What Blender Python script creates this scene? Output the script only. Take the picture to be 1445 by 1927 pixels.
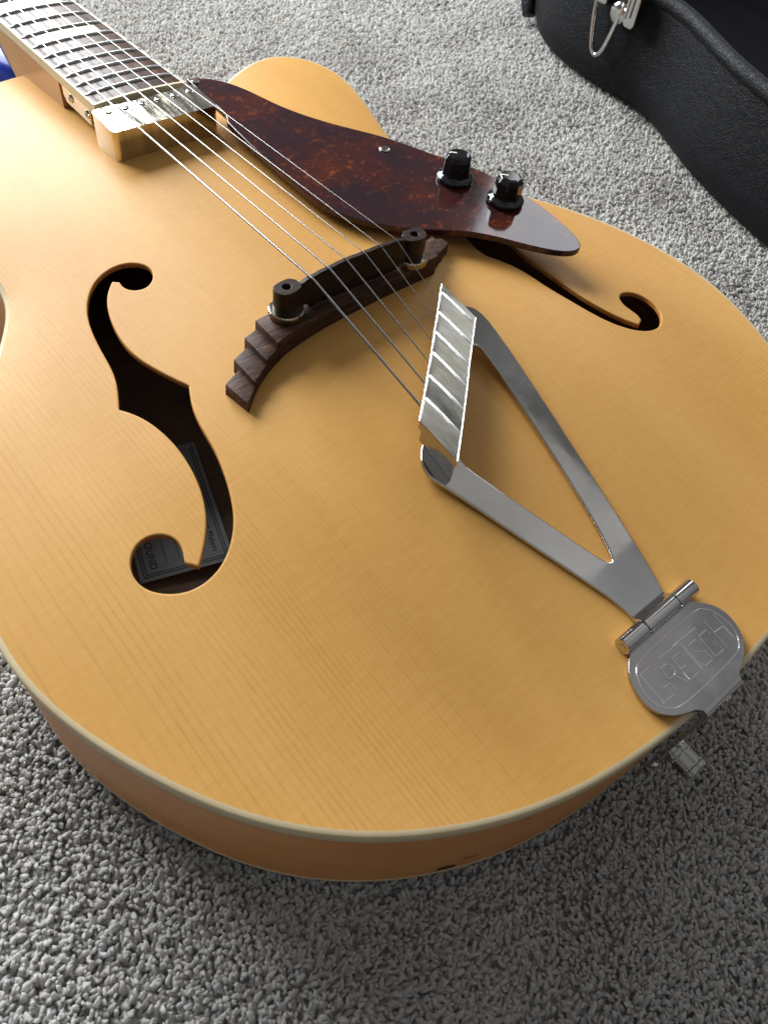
import bpy, bmesh, math, random
import numpy as np
from mathutils import Vector, Matrix
from mathutils.geometry import delaunay_2d_cdt

random.seed(7)
rng = np.random.default_rng(11)
scene = bpy.context.scene
for o in list(bpy.data.objects):
    bpy.data.objects.remove(o)
COL = scene.collection

# Everything is measured in millimetres in the guitar's own frame: x across the strings (treble +),
# y along the neck (headstock +), z up with 0 at the rim of the top. The carpet is 80 mm below the rim.
S = 0.001
ZO = 80.0


def V(x, y, z):
    return (x * S, y * S, (z + ZO) * S)


# ------------------------------------------------------------------ camera
cam_d = bpy.data.cameras.new('camera')
cam = bpy.data.objects.new('camera', cam_d)
COL.objects.link(cam)
right = Vector((0.766484, -0.633078, 0.108233))
down = Vector((-0.467844, -0.6658, -0.581233))
fwd = Vector((0.440027, 0.39487, -0.806507))
m = Matrix.Identity(4)
for i in range(3):
    m[i][0], m[i][1], m[i][2] = right[i], -down[i], -fwd[i]
m.translation = V(-196.905, -223.172, 259.073)
cam.matrix_world = m
cam_d.sensor_fit = 'VERTICAL'
cam_d.sensor_height = 36.0
cam_d.lens = 1446.19 / 1927 * 36.0
cam_d.clip_start = 0.01
cam_d.clip_end = 50
cam_d.dof.use_dof = True
cam_d.dof.focus_distance = 0.40
cam_d.dof.aperture_fstop = 19.0
scene.camera = cam

# ------------------------------------------------------------------ world: the dim room
world = bpy.data.worlds.new('World')
scene.world = world
world.use_nodes = True
wn = world.node_tree.nodes
wl = world.node_tree.links
bg = wn['Background']
tc = wn.new('ShaderNodeTexCoord')
sep = wn.new('ShaderNodeSeparateXYZ')
wl.new(tc.outputs['Generated'], sep.inputs[0])
rmp = wn.new('ShaderNodeValToRGB')
rmp.color_ramp.elements[0].position = 0.0
rmp.color_ramp.elements[0].color = (0.16, 0.15, 0.14, 1)
rmp.color_ramp.elements[1].position = 0.9
rmp.color_ramp.elements[1].color = (0.50, 0.51, 0.52, 1)
wl.new(sep.outputs['Z'], rmp.inputs[0])
wnz = wn.new('ShaderNodeTexNoise')
wnz.inputs['Scale'].default_value = 1.7
wnz.inputs['Detail'].default_value = 1.5
wmp = wn.new('ShaderNodeMapping')
wmp.inputs['Location'].default_value = (3.1, 0.4, 1.2)
wl.new(tc.outputs['Generated'], wmp.inputs[0])
wl.new(wmp.outputs[0], wnz.inputs['Vector'])
wr2 = wn.new('ShaderNodeValToRGB')
wr2.color_ramp.elements[0].position = 0.36
wr2.color_ramp.elements[0].color = (0.42, 0.41, 0.40, 1)
wr2.color_ramp.elements[1].position = 0.62
wr2.color_ramp.elements[1].color = (1.35, 1.36, 1.38, 1)
wl.new(wnz.outputs['Fac'], wr2.inputs[0])
wmx = wn.new('ShaderNodeMix')
wmx.data_type = 'RGBA'
wmx.blend_type = 'MULTIPLY'
wmx.inputs[0].default_value = 1.0
wl.new(rmp.outputs[0], wmx.inputs[6])
wl.new(wr2.outputs[0], wmx.inputs[7])
wl.new(wmx.outputs[2], bg.inputs['Color'])
bg.inputs['Strength'].default_value = 0.54


# ------------------------------------------------------------------ lamps: two windows and two added bounce lamps
def area(name, loc, target, sx, sy, radiance, color):
    d = bpy.data.lights.new(name, 'AREA')
    d.shape = 'RECTANGLE'
    d.size = sx
    d.size_y = sy
    d.energy = radiance * sx * sy * math.pi
    d.color = color
    o = bpy.data.objects.new(name, d)
    COL.objects.link(o)
    o.location = loc
    dirv = (Vector(target) - Vector(loc)).normalized()
    o.rotation_euler = dirv.to_track_quat('-Z', 'Y').to_euler()
    return o


area('window_light', (-0.05, 1.72, 0.91), (0.0, 0.0, 0.1), 1.40, 1.02, 21.5, (0.94, 0.985, 1.0))
area('side_window_light', (1.54, 0.66, 1.02), (0.08, 0.0, 0.1), 0.70, 0.58, 3.9, (0.90, 0.95, 1.0))

area('wall_bounce_light', (1.04, 0.76, 1.36), (0.0, -0.06, 0.1), 0.46, 0.42, 0.50, (1.0, 0.97, 0.93))  # added lamp, no fixture: gives the string bar a pale reflection
area('ceiling_bounce_light', (0.80, 0.0, 1.86), (0.0, -0.1, 0.1), 0.72, 1.1, 0.23, (1.0, 0.97, 0.93))  # added lamp standing in for ceiling bounce, reflected in the chrome

vs = scene.view_settings
vs.view_transform = 'Standard'
vs.look = 'None'
vs.exposure = 0.12
vs.gamma = 1.0
scene.render.engine = 'CYCLES'


# ------------------------------------------------------------------ material helpers
class NT:
    def __init__(self, name):
        self.mat = bpy.data.materials.new(name)
        self.mat.use_nodes = True
        self.n = self.mat.node_tree.nodes
        self.l = self.mat.node_tree.links
        self.b = self.n['Principled BSDF']
        self.out = self.n['Material Output']

    def link(self, a, b):
        self.l.new(a, b)

    def val(self, sock, v):
        if hasattr(v, 'is_linked') or hasattr(v, 'links'):
            self.l.new(v, sock)
        else:
            sock.default_value = v

    def math(self, op, a, b=None, c=None, clamp=False):
        nd = self.n.new('ShaderNodeMath')
        nd.operation = op
        nd.use_clamp = clamp
        self.val(nd.inputs[0], a)
        if b is not None:
            self.val(nd.inputs[1], b)
        if c is not None:
            self.val(nd.inputs[2], c)
        return nd.outputs[0]

    def coord(self, scale=(1, 1, 1), rot=(0, 0, 0), kind='Object'):
        t = self.n.new('ShaderNodeTexCoord')
        mp = self.n.new('ShaderNodeMapping')
        mp.inputs['Scale'].default_value = scale
        mp.inputs['Rotation'].default_value = rot
        self.l.new(t.outputs[kind], mp.inputs[0])
        return mp.outputs[0]

    def noise(self, vec, scale, detail=3, rough=0.5, dist=0.0):
        nd = self.n.new('ShaderNodeTexNoise')
        self.l.new(vec, nd.inputs['Vector'])
        nd.inputs['Scale'].default_value = scale
        nd.inputs['Detail'].default_value = detail
        nd.inputs['Roughness'].default_value = rough
        nd.inputs['Distortion'].default_value = dist
        return nd.outputs['Fac']

    def ramp(self, fac, stops):
        nd = self.n.new('ShaderNodeValToRGB')
        cr = nd.color_ramp
        while len(cr.elements) < len(stops):
            cr.elements.new(0.5)
        for e, (p, c) in zip(cr.elements, stops):
            e.position = p
            e.color = tuple(c) + (1,) if len(c) == 3 else c
        self.l.new(fac, nd.inputs[0])
        return nd.outputs[0]

    def mix(self, fac, a, b, mode='MIX'):
        nd = self.n.new('ShaderNodeMix')
        nd.data_type = 'RGBA'
        nd.blend_type = mode
        self.val(nd.inputs[0], fac)
        for s, v in ((nd.inputs[6], a), (nd.inputs[7], b)):
            if isinstance(v, tuple):
                s.default_value = v + (1,) if len(v) == 3 else v
            else:
                self.l.new(v, s)
        return nd.outputs[2]

    def bump(self, h, strength, dist):
        nd = self.n.new('ShaderNodeBump')
        nd.inputs['Strength'].default_value = strength
        nd.inputs['Distance'].default_value = dist
        self.l.new(h, nd.inputs['Height'])
        self.l.new(nd.outputs[0], self.b.inputs['Normal'])
        return nd

    def set(self, **k):
        names = dict(base='Base Color', rough='Roughness', metal='Metallic', ior='IOR', spec='Specular IOR Level',
                     coat='Coat Weight', coatr='Coat Roughness', sheen='Sheen Weight')
        for q, v in k.items():
            s = self.b.inputs[names[q]]
            if isinstance(v, tuple):
                s.default_value = v + (1,) if len(v) == 3 else v
            else:
                self.val(s, v)
        return self


def simple(name, base, rough, metal=0.0, var=0.0, vscale=120, bump=0.0, bscale=400, **k):
    t = NT(name)
    t.set(base=base, rough=rough, metal=metal, **k)
    if var:
        v = t.coord()
        f = t.noise(v, vscale, 4, 0.6)
        a = tuple(c * (1 - var) for c in base)
        b = tuple(min(1, c * (1 + var)) for c in base)
        t.set(base=t.ramp(f, [(0.3, a), (0.7, b)]))
        t.set(rough=t.math('MULTIPLY_ADD', f, 0.25 * rough + 0.05, rough * 0.85))
    if bump:
        v = t.coord()
        t.bump(t.noise(v, bscale, 3, 0.6), bump, 0.0005)
    return t.mat


def spruce_material():
    t = NT('spruce_top')
    tcn = t.n.new('ShaderNodeTexCoord')
    sp = t.n.new('ShaderNodeSeparateXYZ')
    t.link(tcn.outputs['Object'], sp.inputs[0])
    v1 = t.coord((9, 2.2, 0))
    w1 = t.noise(v1, 1.0, 3, 0.5)
    x1 = t.math('MULTIPLY_ADD', w1, 0.012, t.math('ADD', sp.outputs['X'], -0.006))
    v1b = t.coord((60, 14, 0))
    w1b = t.noise(v1b, 1.0, 2, 0.5)
    x1 = t.math('MULTIPLY_ADD', w1b, 0.0008, x1)
    ax = t.math('ABSOLUTE', x1)
    q = t.math('MULTIPLY', t.math('MULTIPLY', ax, ax), -1570.0)
    phi = t.math('MULTIPLY_ADD', ax, 830.0, q)
    fr = t.math('FRACT', phi)
    fl = t.math('FLOOR', phi)
    wnz = t.n.new('ShaderNodeTexWhiteNoise')
    wnz.noise_dimensions = '1D'
    t.link(fl, wnz.inputs['W'])
    edge = t.math('POWER', fr, 8.0)
    fall = t.math('SUBTRACT', 1.0, t.math('POWER', fr, 60.0))
    amp = t.math('MULTIPLY_ADD', wnz.outputs['Value'], 0.75, 0.25)
    line = t.math('MULTIPLY', t.math('MULTIPLY', edge, fall), amp)
    # the late-wood lines come and go along the length
    v2 = t.coord((40, 7, 0))
    fade = t.math('MULTIPLY_ADD', t.noise(v2, 1.0, 3, 0.6), 1.5, -0.25, clamp=True)
    line = t.math('MULTIPLY', line, fade)
    brk = t.math('MULTIPLY_ADD', t.noise(t.coord((700, 130, 1)), 1.0, 2, 0.6), 1.8, -0.22, clamp=True)
    line = t.math('MULTIPLY', line, brk)
    # stronger in the wide rings of the outer bout
    wide = t.math('MULTIPLY_ADD', ax, 3.2, 0.62, clamp=True)
    line = t.math('MULTIPLY', line, wide)
    v3 = t.coord((1300, 60, 1))
    fib = t.noise(v3, 1.0, 3, 0.6)
    v4 = t.coord((90, 420, 1))
    silk = t.noise(v4, 1.0, 2, 0.6)
    v5 = t.coord((16, 3.0, 1))
    big = t.noise(v5, 1.0, 3, 0.55)
    v6 = t.coord((9, 6, 1))
    stain = t.noise(v6, 1.0, 2, 0.5)
    col = t.ramp(big, [(0.24, (0.47, 0.243, 0.063)), (0.5, (0.57, 0.307, 0.086)), (0.8, (0.63, 0.355, 0.112))])
    col = t.mix(t.math('MULTIPLY_ADD', stain, 1.3, -0.35, clamp=True), col, (0.49, 0.232, 0.052))
    col = t.mix(t.math('MULTIPLY_ADD', fib, 0.9, -0.28, clamp=True), col, (0.47, 0.235, 0.057))
    col = t.mix(t.math('MULTIPLY_ADD', silk, 0.5, -0.18, clamp=True), col, (0.66, 0.39, 0.135))
    col = t.mix(t.math('MULTIPLY', line, 1.65, clamp=True), col, (0.27, 0.12, 0.028))
    # a few tiny dents
    vo = t.n.new('ShaderNodeTexVoronoi')
    t.link(t.coord((1, 1, 1)), vo.inputs['Vector'])
    vo.inputs['Scale'].default_value = 28
    speck = t.math('LESS_THAN', vo.outputs['Distance'], 0.012)
    col = t.mix(t.math('MULTIPLY', speck, 0.75), col, (0.16, 0.06, 0.02))
    t.set(base=col, rough=t.math('MULTIPLY_ADD', fib, 0.12, 0.40), spec=0.15)
    h = t.math('MULTIPLY_ADD', line, -0.6, t.math('MULTIPLY', fib, 0.35))
    t.bump(h, 0.10, 0.0004)
    return t.mat


def maple_material(name, c0, c1, axis=(6, 40, 60), rough=0.33):
    t = NT(name)
    v = t.coord(axis)
    f = t.noise(v, 1.0, 4, 0.6, 0.4)
    f2 = t.noise(t.coord((14, 14, 14)), 1.0, 3, 0.5)
    col = t.ramp(f, [(0.3, c0), (0.7, c1)])
    col = t.mix(t.math('MULTIPLY', f2, 0.3), col, tuple(c * 0.72 for c in c0))
    t.set(base=col, rough=t.math('MULTIPLY_ADD', f, 0.12, rough - 0.06))
    return t.mat


def rosewood_material(name, scale=(30, 260, 260), rough=0.45, pore=0.6, spec=0.4, gain=1.0):
    t = NT(name)
    f = t.noise(t.coord(scale), 1.0, 5, 0.65, 0.6)
    f2 = t.noise(t.coord(tuple(s * 3.2 for s in scale)), 1.0, 3, 0.6)
    col = t.ramp(f, [(0.25, tuple(gain * q for q in (0.010, 0.006, 0.005))), (0.5, tuple(gain * q for q in (0.044, 0.019, 0.012))), (0.75, tuple(gain * q for q in (0.115, 0.048, 0.028)))])
    por = t.ramp(f2, [(0.32, (0, 0, 0)), (0.42, (1, 1, 1))])
    col = t.mix(0.75, col, por, 'MULTIPLY')
    t.set(base=col, rough=t.math('MULTIPLY_ADD', f, 0.2, rough - 0.1), spec=spec)
    t.bump(t.math('ADD', f2, f), pore, 0.0003)
    return t.mat


def tortoise_material():
    t = NT('tortoiseshell')
    f = t.noise(t.coord((26, 26, 26)), 1.0, 5, 0.6, 0.5)
    f2 = t.noise(t.coord((210, 230, 210)), 1.0, 4, 0.65, 0.5)
    base = t.ramp(f, [(0.30, (0.022, 0.013, 0.018)), (0.46, (0.034, 0.013, 0.016)), (0.60, (0.058, 0.016, 0.013)),
                      (0.78, (0.115, 0.026, 0.008))])
    fl = t.math('MULTIPLY', t.ramp(f2, [(0.56, (0, 0, 0)), (0.66, (1, 1, 1))]),
                t.ramp(f, [(0.36, (0.10, 0.10, 0.10)), (0.62, (1, 1, 1))]))
    base = t.mix(t.math('MULTIPLY', fl, 0.42), base, (0.40, 0.095, 0.018))
    t.set(base=base, rough=0.09, spec=0.55)
    sc = t.noise(t.coord((1, 1, 1)), 900, 2, 0.5)
    t.set(rough=t.math('MULTIPLY_ADD', t.noise(t.coord(), 40, 3, 0.5), 0.12, 0.04))
    tr = t.n.new('ShaderNodeBsdfTransparent')
    tr.inputs['Color'].default_value = (0.95, 0.25, 0.03, 1)
    ms = t.n.new('ShaderNodeMixShader')
    t.val(ms.inputs[0], t.math('MULTIPLY_ADD', f, 0.12, 0.02))
    t.link(t.b.outputs[0], ms.inputs[1])
    t.link(tr.outputs[0], ms.inputs[2])
    t.link(ms.outputs[0], t.out.inputs['Surface'])
    return t.mat


def chrome_material(name, base=(0.70, 0.69, 0.67), r0=0.06, r1=0.22, scale=60, haze=0.0, tarnish=None, brushed=None, stretch=(1, 1, 1)):
    t = NT(name)
    f = t.noise(t.coord(stretch), scale, 5, 0.65, 0.5)
    rr = t.ramp(f, [(0.38, (r0,) * 3), (0.68, (r1,) * 3)])
    col = base
    if tarnish:
        col = t.mix(t.ramp(t.noise(t.coord(stretch), scale * 0.6, 4, 0.6), [(0.42, (0, 0, 0)), (0.70, (1, 1, 1))]), base, tarnish)
    t.set(base=col, metal=1.0, rough=rr)
    if brushed:
        g = t.noise(t.coord(brushed), 1.0, 4, 0.6)
        t.bump(g, 0.10, 0.0002)
    elif haze:
        t.bump(f, haze, 0.0003)
    return t.mat


def leather_material():
    t = NT('black_vinyl')
    vo = t.n.new('ShaderNodeTexVoronoi')
    nv = t.n.new('ShaderNodeVectorMath')
    nv.operation = 'ADD'
    ns = t.n.new('ShaderNodeTexNoise')
    ns.inputs['Scale'].default_value = 160
    t.link(t.coord(), ns.inputs['Vector'])
    sc = t.n.new('ShaderNodeVectorMath')
    sc.operation = 'SCALE'
    sc.inputs['Scale'].default_value = 0.004
    t.link(ns.outputs['Color'], sc.inputs[0])
    t.link(t.coord(), nv.inputs[0])
    t.link(sc.outputs[0], nv.inputs[1])
    t.link(nv.outputs[0], vo.inputs['Vector'])
    vo.inputs['Scale'].default_value = 820
    h = t.ramp(vo.outputs['Distance'], [(0.0, (1, 1, 1)), (0.75, (0, 0, 0))])
    t.set(base=(0.006, 0.0065, 0.008), rough=0.46, spec=0.13)
    t.bump(h, 0.7, 0.0005)
    return t.mat


def carpet_material(name, tufts):
    t = NT(name)
    if tufts:
        at = t.n.new('ShaderNodeAttribute')
        at.attribute_type = 'INSTANCER'
        at.attribute_name = 'tone'
        col = t.ramp(at.outputs['Fac'], [(0.0, (0.46, 0.43, 0.415)), (0.35, (0.69, 0.68, 0.68)), (0.75, (0.82, 0.82, 0.82)),
                                         (1.0, (0.89, 0.89, 0.89))])
        f = t.noise(t.coord((1, 1, 1)), 1600, 2, 0.6)
        col = t.mix(t.math('MULTIPLY', f, 0.35), col, (0.62, 0.605, 0.59))
        a2 = t.n.new('ShaderNodeAttribute')
        a2.attribute_type = 'INSTANCER'
        a2.attribute_name = 'tint'
        tn = t.ramp(a2.outputs['Fac'], [(0.0, (1.0, 0.955, 0.895)), (0.4, (1.0, 0.985, 0.95)), (0.7, (1.0, 0.995, 0.975)), (1.0, (0.965, 0.98, 0.99))])
        col = t.mix(1.0, col, tn, 'MULTIPLY')
        t.set(base=col, rough=0.9, spec=0.1, sheen=0.2)
        tl = t.n.new('ShaderNodeBsdfTranslucent')
        t.link(col, tl.inputs['Color'])
        ms = t.n.new('ShaderNodeMixShader')
        ms.inputs[0].default_value = 0.52
        t.link(t.b.outputs[0], ms.inputs[1])
        t.link(tl.outputs[0], ms.inputs[2])
        t.link(ms.outputs[0], t.out.inputs['Surface'])
    else:
        f = t.noise(t.coord(), 350, 4, 0.7)
        t.set(base=t.ramp(f, [(0.3, (0.16, 0.155, 0.15)), (0.7, (0.34, 0.33, 0.325))]), rough=0.95, spec=0.1)
        t.bump(f, 0.8, 0.004)
    return t.mat


MAT = dict(
    spruce=spruce_material(),
    holewall=simple('f_hole_edge_wood', (0.42, 0.16, 0.028), 0.55, var=0.25, vscale=300),
    side=maple_material('honey_maple', (0.58, 0.225, 0.048), (0.72, 0.315, 0.08), (7, 7, 60)),
    neck=maple_material('neck_maple', (0.50, 0.25, 0.072), (0.60, 0.32, 0.10), (60, 6, 60)),
    inside=simple('inner_wood', (0.36, 0.22, 0.15), 0.75, var=0.2, vscale=60),
    binding=simple('aged_cream_binding', (0.55, 0.44, 0.265), 0.38, var=0.06, vscale=50),
    fbinding=simple('fretboard_cream', (0.66, 0.58, 0.38), 0.40, var=0.06, vscale=80),
    rosewood=rosewood_material('rosewood', (45, 380, 380), 0.55, 0.8, 0.20, 1.25),
    fretboard=rosewood_material('fretboard_rosewood', (320, 26, 320), 0.30, 0.10, 0.095, 1.5),
    saddle=rosewood_material('dark_rosewood', (60, 420, 420), 0.46, 0.2, 0.24, 0.42),
    fret=chrome_material('fret_nickel', (0.42, 0.42, 0.40), 0.34, 0.48, 300),
    string=chrome_material('string_steel', (0.27, 0.27, 0.275), 0.26, 0.34, 60),
    chrome=chrome_material('tail_chrome', (0.66, 0.655, 0.64), 0.03, 0.11, 55, tarnish=(0.56, 0.545, 0.53)),
    plate=chrome_material('plate_chrome', (0.46, 0.455, 0.46), 0.08, 0.22, 45, tarnish=(0.27, 0.26, 0.27)),
    bar=chrome_material('bar_nickel', (0.74, 0.74, 0.71), 0.10, 0.24, 1.0, tarnish=(0.58, 0.57, 0.47), stretch=(240, 60, 60)),
    rib=chrome_material('rib_nickel', (0.90, 0.90, 0.89), 0.30, 0.42, 200),  # paler than the bar nickel: bright reflection put into the colour
    button=chrome_material('button_metal', (0.42, 0.41, 0.39), 0.16, 0.30, 300),
    nickel=chrome_material('worn_nickel', (0.70, 0.66, 0.57), 0.03, 0.22, 160, tarnish=(0.54, 0.46, 0.32)),
    cover=chrome_material('pickup_nickel', (0.70, 0.67, 0.60), 0.05, 0.22, 1.0, tarnish=(0.50, 0.44, 0.33), stretch=(260, 40, 40)),
    screw=chrome_material('screw_nickel', (0.60, 0.59, 0.57), 0.08, 0.2, 400),
    tortoise=tortoise_material(),
    knob=simple('gloss_black_plastic', (0.006, 0.006, 0.007), 0.09, spec=0.6),
    white=simple('white_paint', (0.75, 0.74, 0.70), 0.5),
    dark=simple('painted_slot_shade', (0.01, 0.009, 0.008), 0.7),  # near-black colour standing in for the shade inside slots
    groove=simple('engraved_line', (0.78, 0.77, 0.75), 0.22, metal=1.0),
    pearl=simple('pearl_inlay', (0.62, 0.58, 0.40), 0.30, spec=0.2, var=0.18, vscale=160),
    paper=simple('label_paper', (0.58, 0.59, 0.60), 0.8, var=0.05, vscale=200),
    ink=simple('label_ink', (0.015, 0.015, 0.017), 0.7),
    vinyl=leather_material(),
    plush=simple('black_plush', (0.005, 0.005, 0.006), 0.95, spec=0.05, bump=0.9, bscale=700),
    blue=simple('blue_plastic', (0.012, 0.045, 0.50), 0.30, var=0.1, vscale=40),
    chip=simple('dark_chip', (0.012, 0.009, 0.008), 0.8),
    pile=carpet_material('carpet_yarn', True),
    backing=carpet_material('carpet_backing', False),
)


# ------------------------------------------------------------------ mesh helpers
def empty(name, loc=(0, 0, 0)):
    o = bpy.data.objects.new(name, None)
    o.empty_display_size = 0.02
    o.location = loc
    COL.objects.link(o)
    return o


def tag(o, label, cat, group=None):
    o['label'] = label
    o['category'] = cat
    if group:
        o['group'] = group
    return o


def obj(name, verts, faces, mat, parent=None, angle=38, smooth=True, weld=True, fmat=None, bevel=0.0, seg=2, mm=True):
    me = bpy.data.meshes.new(name)
    vv = [V(*v) for v in verts] if mm else verts
    me.from_pydata(vv, [], faces)
    mats = mat if isinstance(mat, (list, tuple)) else [mat]
    for k in mats:
        me.materials.append(MAT[k])
    if fmat is not None:
        me.polygons.foreach_set('material_index', fmat)
    bm = bmesh.new()
    bm.from_mesh(me)
    if weld:
        bmesh.ops.remove_doubles(bm, verts=bm.verts, dist=3e-6)
    bmesh.ops.recalc_face_normals(bm, faces=bm.faces)
    bm.to_mesh(me)
    bm.free()
    if smooth:
        me.polygons.foreach_set('use_smooth', [True] * len(me.polygons))
        me.set_sharp_from_angle(angle=math.radians(angle))
    o = bpy.data.objects.new(name, me)
    COL.objects.link(o)
    if parent:
        o.parent = parent
    if bevel:
        b = o.modifiers.new('bevel', 'BEVEL')
        b.width = bevel * S
        b.segments = seg
        b.limit_method = 'ANGLE'
        b.angle_limit = math.radians(35)
        b.harden_normals = False
    return o


def cr(P, n, closed=False):
    P = np.array(P, float)
    N = len(P)
    out = []
    for i in range(N if closed else N - 1):
        if closed:
            a, b, c, d = P[i - 1], P[i], P[(i + 1) % N], P[(i + 2) % N]
        else:
            a, b, c, d = P[max(i - 1, 0)], P[i], P[i + 1], P[min(i + 2, N - 1)]
        for k in range(n):
            t = k / n
            out.append(.5 * ((2 * b) + (c - a) * t + (2 * a - 5 * b + 4 * c - d) * t * t + (3 * b - a - 3 * c + d) * t ** 3))
    if not closed:
        out.append(P[-1])
    return np.array(out)


def resample(P, step, closed):
    P = np.array(P, float)
    Q = np.vstack([P, P[:1]]) if closed else P
    s = np.concatenate([[0], np.cumsum(np.linalg.norm(np.diff(Q, axis=0), axis=1))])
    n = max(2, int(round(s[-1] / step)))
    t = np.linspace(0, s[-1], n + 1)
    R = np.stack([np.interp(t, s, Q[:, k]) for k in range(Q.shape[1])], 1)
    return R[:-1] if closed else R


def smooth_loop(P, corners, step, soften=1):
    """closed loop: smooth between the listed corner indices"""
    P = [tuple(p) for p in P]
    if not corners:
        A = np.array(P, float)
        for _ in range(soften):
            A = 0.5 * A + 0.25 * (np.roll(A, 1, 0) + np.roll(A, -1, 0))
        return resample(cr(A, 6, True), step, True)
    out = []
    cs = sorted(corners)
    N = len(P)
    for i, c in enumerate(cs):
        e = cs[(i + 1) % len(cs)]
        idx = []
        k = c
        while True:
            idx.append(k)
            if k == e and len(idx) > 1:
                break
            k = (k + 1) % N
        seg = np.array([P[j] for j in idx], float)
        for _ in range(soften):
            if len(seg) > 3:
                t = seg.copy()
                t[1:-1] = 0.5 * seg[1:-1] + 0.25 * (seg[:-2] + seg[2:])
                seg = t
        out.append(resample(cr(seg, 6), step, False)[:-1])
    return np.vstack(out)


def area2(L):
    L = np.asarray(L)
    x, y = L[:, 0], L[:, 1]
    return 0.5 * np.sum(x * np.roll(y, -1) - y * np.roll(x, -1))


def off(L, d):
    """offset a closed loop outwards by d (mm)"""
    L = np.asarray(L, float)
    s = 1 if area2(L) > 0 else -1
    e = np.roll(L, -1, 0) - L
    e /= np.linalg.norm(e, axis=1)[:, None] + 1e-9
    n = np.stack([e[:, 1], -e[:, 0]], 1) * s
    a = n + np.roll(n, 1, 0)
    a /= np.linalg.norm(a, axis=1)[:, None] + 1e-9
    c = np.clip(np.sum(a * n, 1), 0.5, 1)
    return L + a * (d / c)[:, None]


def inside(P, X, Y):
    c = np.zeros(X.shape, bool)
    n = len(P)
    for i in range(n):
        x1, y1 = P[i]
        x2, y2 = P[(i + 1) % n]
        if y1 == y2:
            continue
        mk = ((Y < y1) != (Y < y2))
        xi = (x2 - x1) * (Y - y1) / (y2 - y1) + x1
        c ^= mk & (X < xi)
    return c


def tri2d(loops, interior=None):
    verts, edges = [], []
    for L in loops:
        b = len(verts)
        n = len(L)
        verts += [Vector((float(p[0]), float(p[1]))) for p in L]
        edges += [(b + i, b + (i + 1) % n) for i in range(n)]
    if interior is not None:
        verts += [Vector((float(p[0]), float(p[1]))) for p in interior]
    r = delaunay_2d_cdt(verts, edges, [], 0, 1e-5)
    v = np.array([(p.x, p.y) for p in r[0]])
    f = np.array([t for t in r[2] if len(t) == 3])
    c = v[f].mean(1)
    k = np.zeros(len(f), bool)
    for L in loops:
        k ^= inside(np.asarray(L), c[:, 0], c[:, 1])
    return v, f[k]


def slab(name, loops, zt, zb, mat, parent=None, bevel=0.0, interior=None, angle=38, seg=2):
    """plate with holes: loops[0] outline, the rest holes; zt/zb numbers or functions of (x, y)"""
    ft = zt if callable(zt) else (lambda x, y: zt)
    fb = zb if callable(zb) else (lambda x, y: zb)
    v, f = tri2d(loops, interior)
    n = len(v)
    verts = [(x, y, ft(x, y)) for x, y in v] + [(x, y, fb(x, y)) for x, y in v]
    faces = [tuple(int(i) for i in t) for t in f] + [tuple(int(i) + n for i in t[::-1]) for t in f]
    for L in loops:
        b = len(verts)
        k = len(L)
        verts += [(x, y, ft(x, y)) for x, y in L] + [(x, y, fb(x, y)) for x, y in L]
        faces += [(b + i, b + (i + 1) % k, b + k + (i + 1) % k, b + k + i) for i in range(k)]
    return obj(name, verts, faces, mat, parent, bevel=bevel, angle=angle, seg=seg)


def loft(rings, closed_ring=True, caps=True):
    verts, faces = [], []
    n = len(rings[0])
    for r in rings:
        verts += [tuple(p) for p in r]
    for i in range(len(rings) - 1):
        for j in range(n if closed_ring else n - 1):
            a, b = i * n + j, i * n + (j + 1) % n
            faces.append((a, b, b + n, a + n))
    if caps:
        faces.append(tuple(range(n - 1, -1, -1)))
        faces.append(tuple(range((len(rings) - 1) * n, len(rings) * n)))
    return verts, faces


def tube(path, r, seg=8, caps=True):
    P = [Vector(p) for p in path]
    rings = []
    up = None
    for i, p in enumerate(P):
        d = (P[min(i + 1, len(P) - 1)] - P[max(i - 1, 0)]).normalized()
        if up is None:
            up = Vector((0, 0, 1)) if abs(d.z) < 0.9 else Vector((1, 0, 0))
        s = d.cross(up).normalized()
        up = s.cross(d).normalized()
        rr = r[i] if isinstance(r, (list, tuple)) else r
        rings.append([tuple(p + (s * math.cos(2 * math.pi * k / seg) + up * math.sin(2 * math.pi * k / seg)) * rr) for k in range(seg)])
    return loft(rings, True, caps)


def lathe(profile, c, seg=32, axis='z', cap0=True, cap1=True, wob=None):
    rings = []
    for r, h in profile:
        ring = []
        for k in range(seg):
            a = 2 * math.pi * k / seg
            rr = r * (wob(k, r, h) if wob else 1)
            if axis == 'z':
                ring.append((c[0] + rr * math.cos(a), c[1] + rr * math.sin(a), c[2] + h))
            elif axis == 'y':
                ring.append((c[0] + rr * math.cos(a), c[1] + h, c[2] + rr * math.sin(a)))
            else:
                ring.append((c[0] + h, c[1] + rr * math.cos(a), c[2] + rr * math.sin(a)))
        rings.append(ring)
    v, f = loft(rings, True, False)
    n = seg
    if cap0:
        f.append(tuple(range(n - 1, -1, -1)))
    if cap1:
        f.append(tuple(range((len(rings) - 1) * n, len(rings) * n)))
    return v, f


def merge(parts):
    vs_, fs_ = [], []
    for v, f in parts:
        b = len(vs_)
        vs_ += list(v)
        fs_ += [tuple(i + b for i in t) for t in f]
    return vs_, fs_


def box(x0, x1, y0, y1, z0, z1):
    v = [(x0, y0, z0), (x1, y0, z0), (x1, y1, z0), (x0, y1, z0), (x0, y0, z1), (x1, y0, z1), (x1, y1, z1), (x0, y1, z1)]
    f = [(0, 3, 2, 1), (4, 5, 6, 7), (0, 1, 5, 4), (1, 2, 6, 5), (2, 3, 7, 6), (3, 0, 4, 7)]
    return v, f


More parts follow.
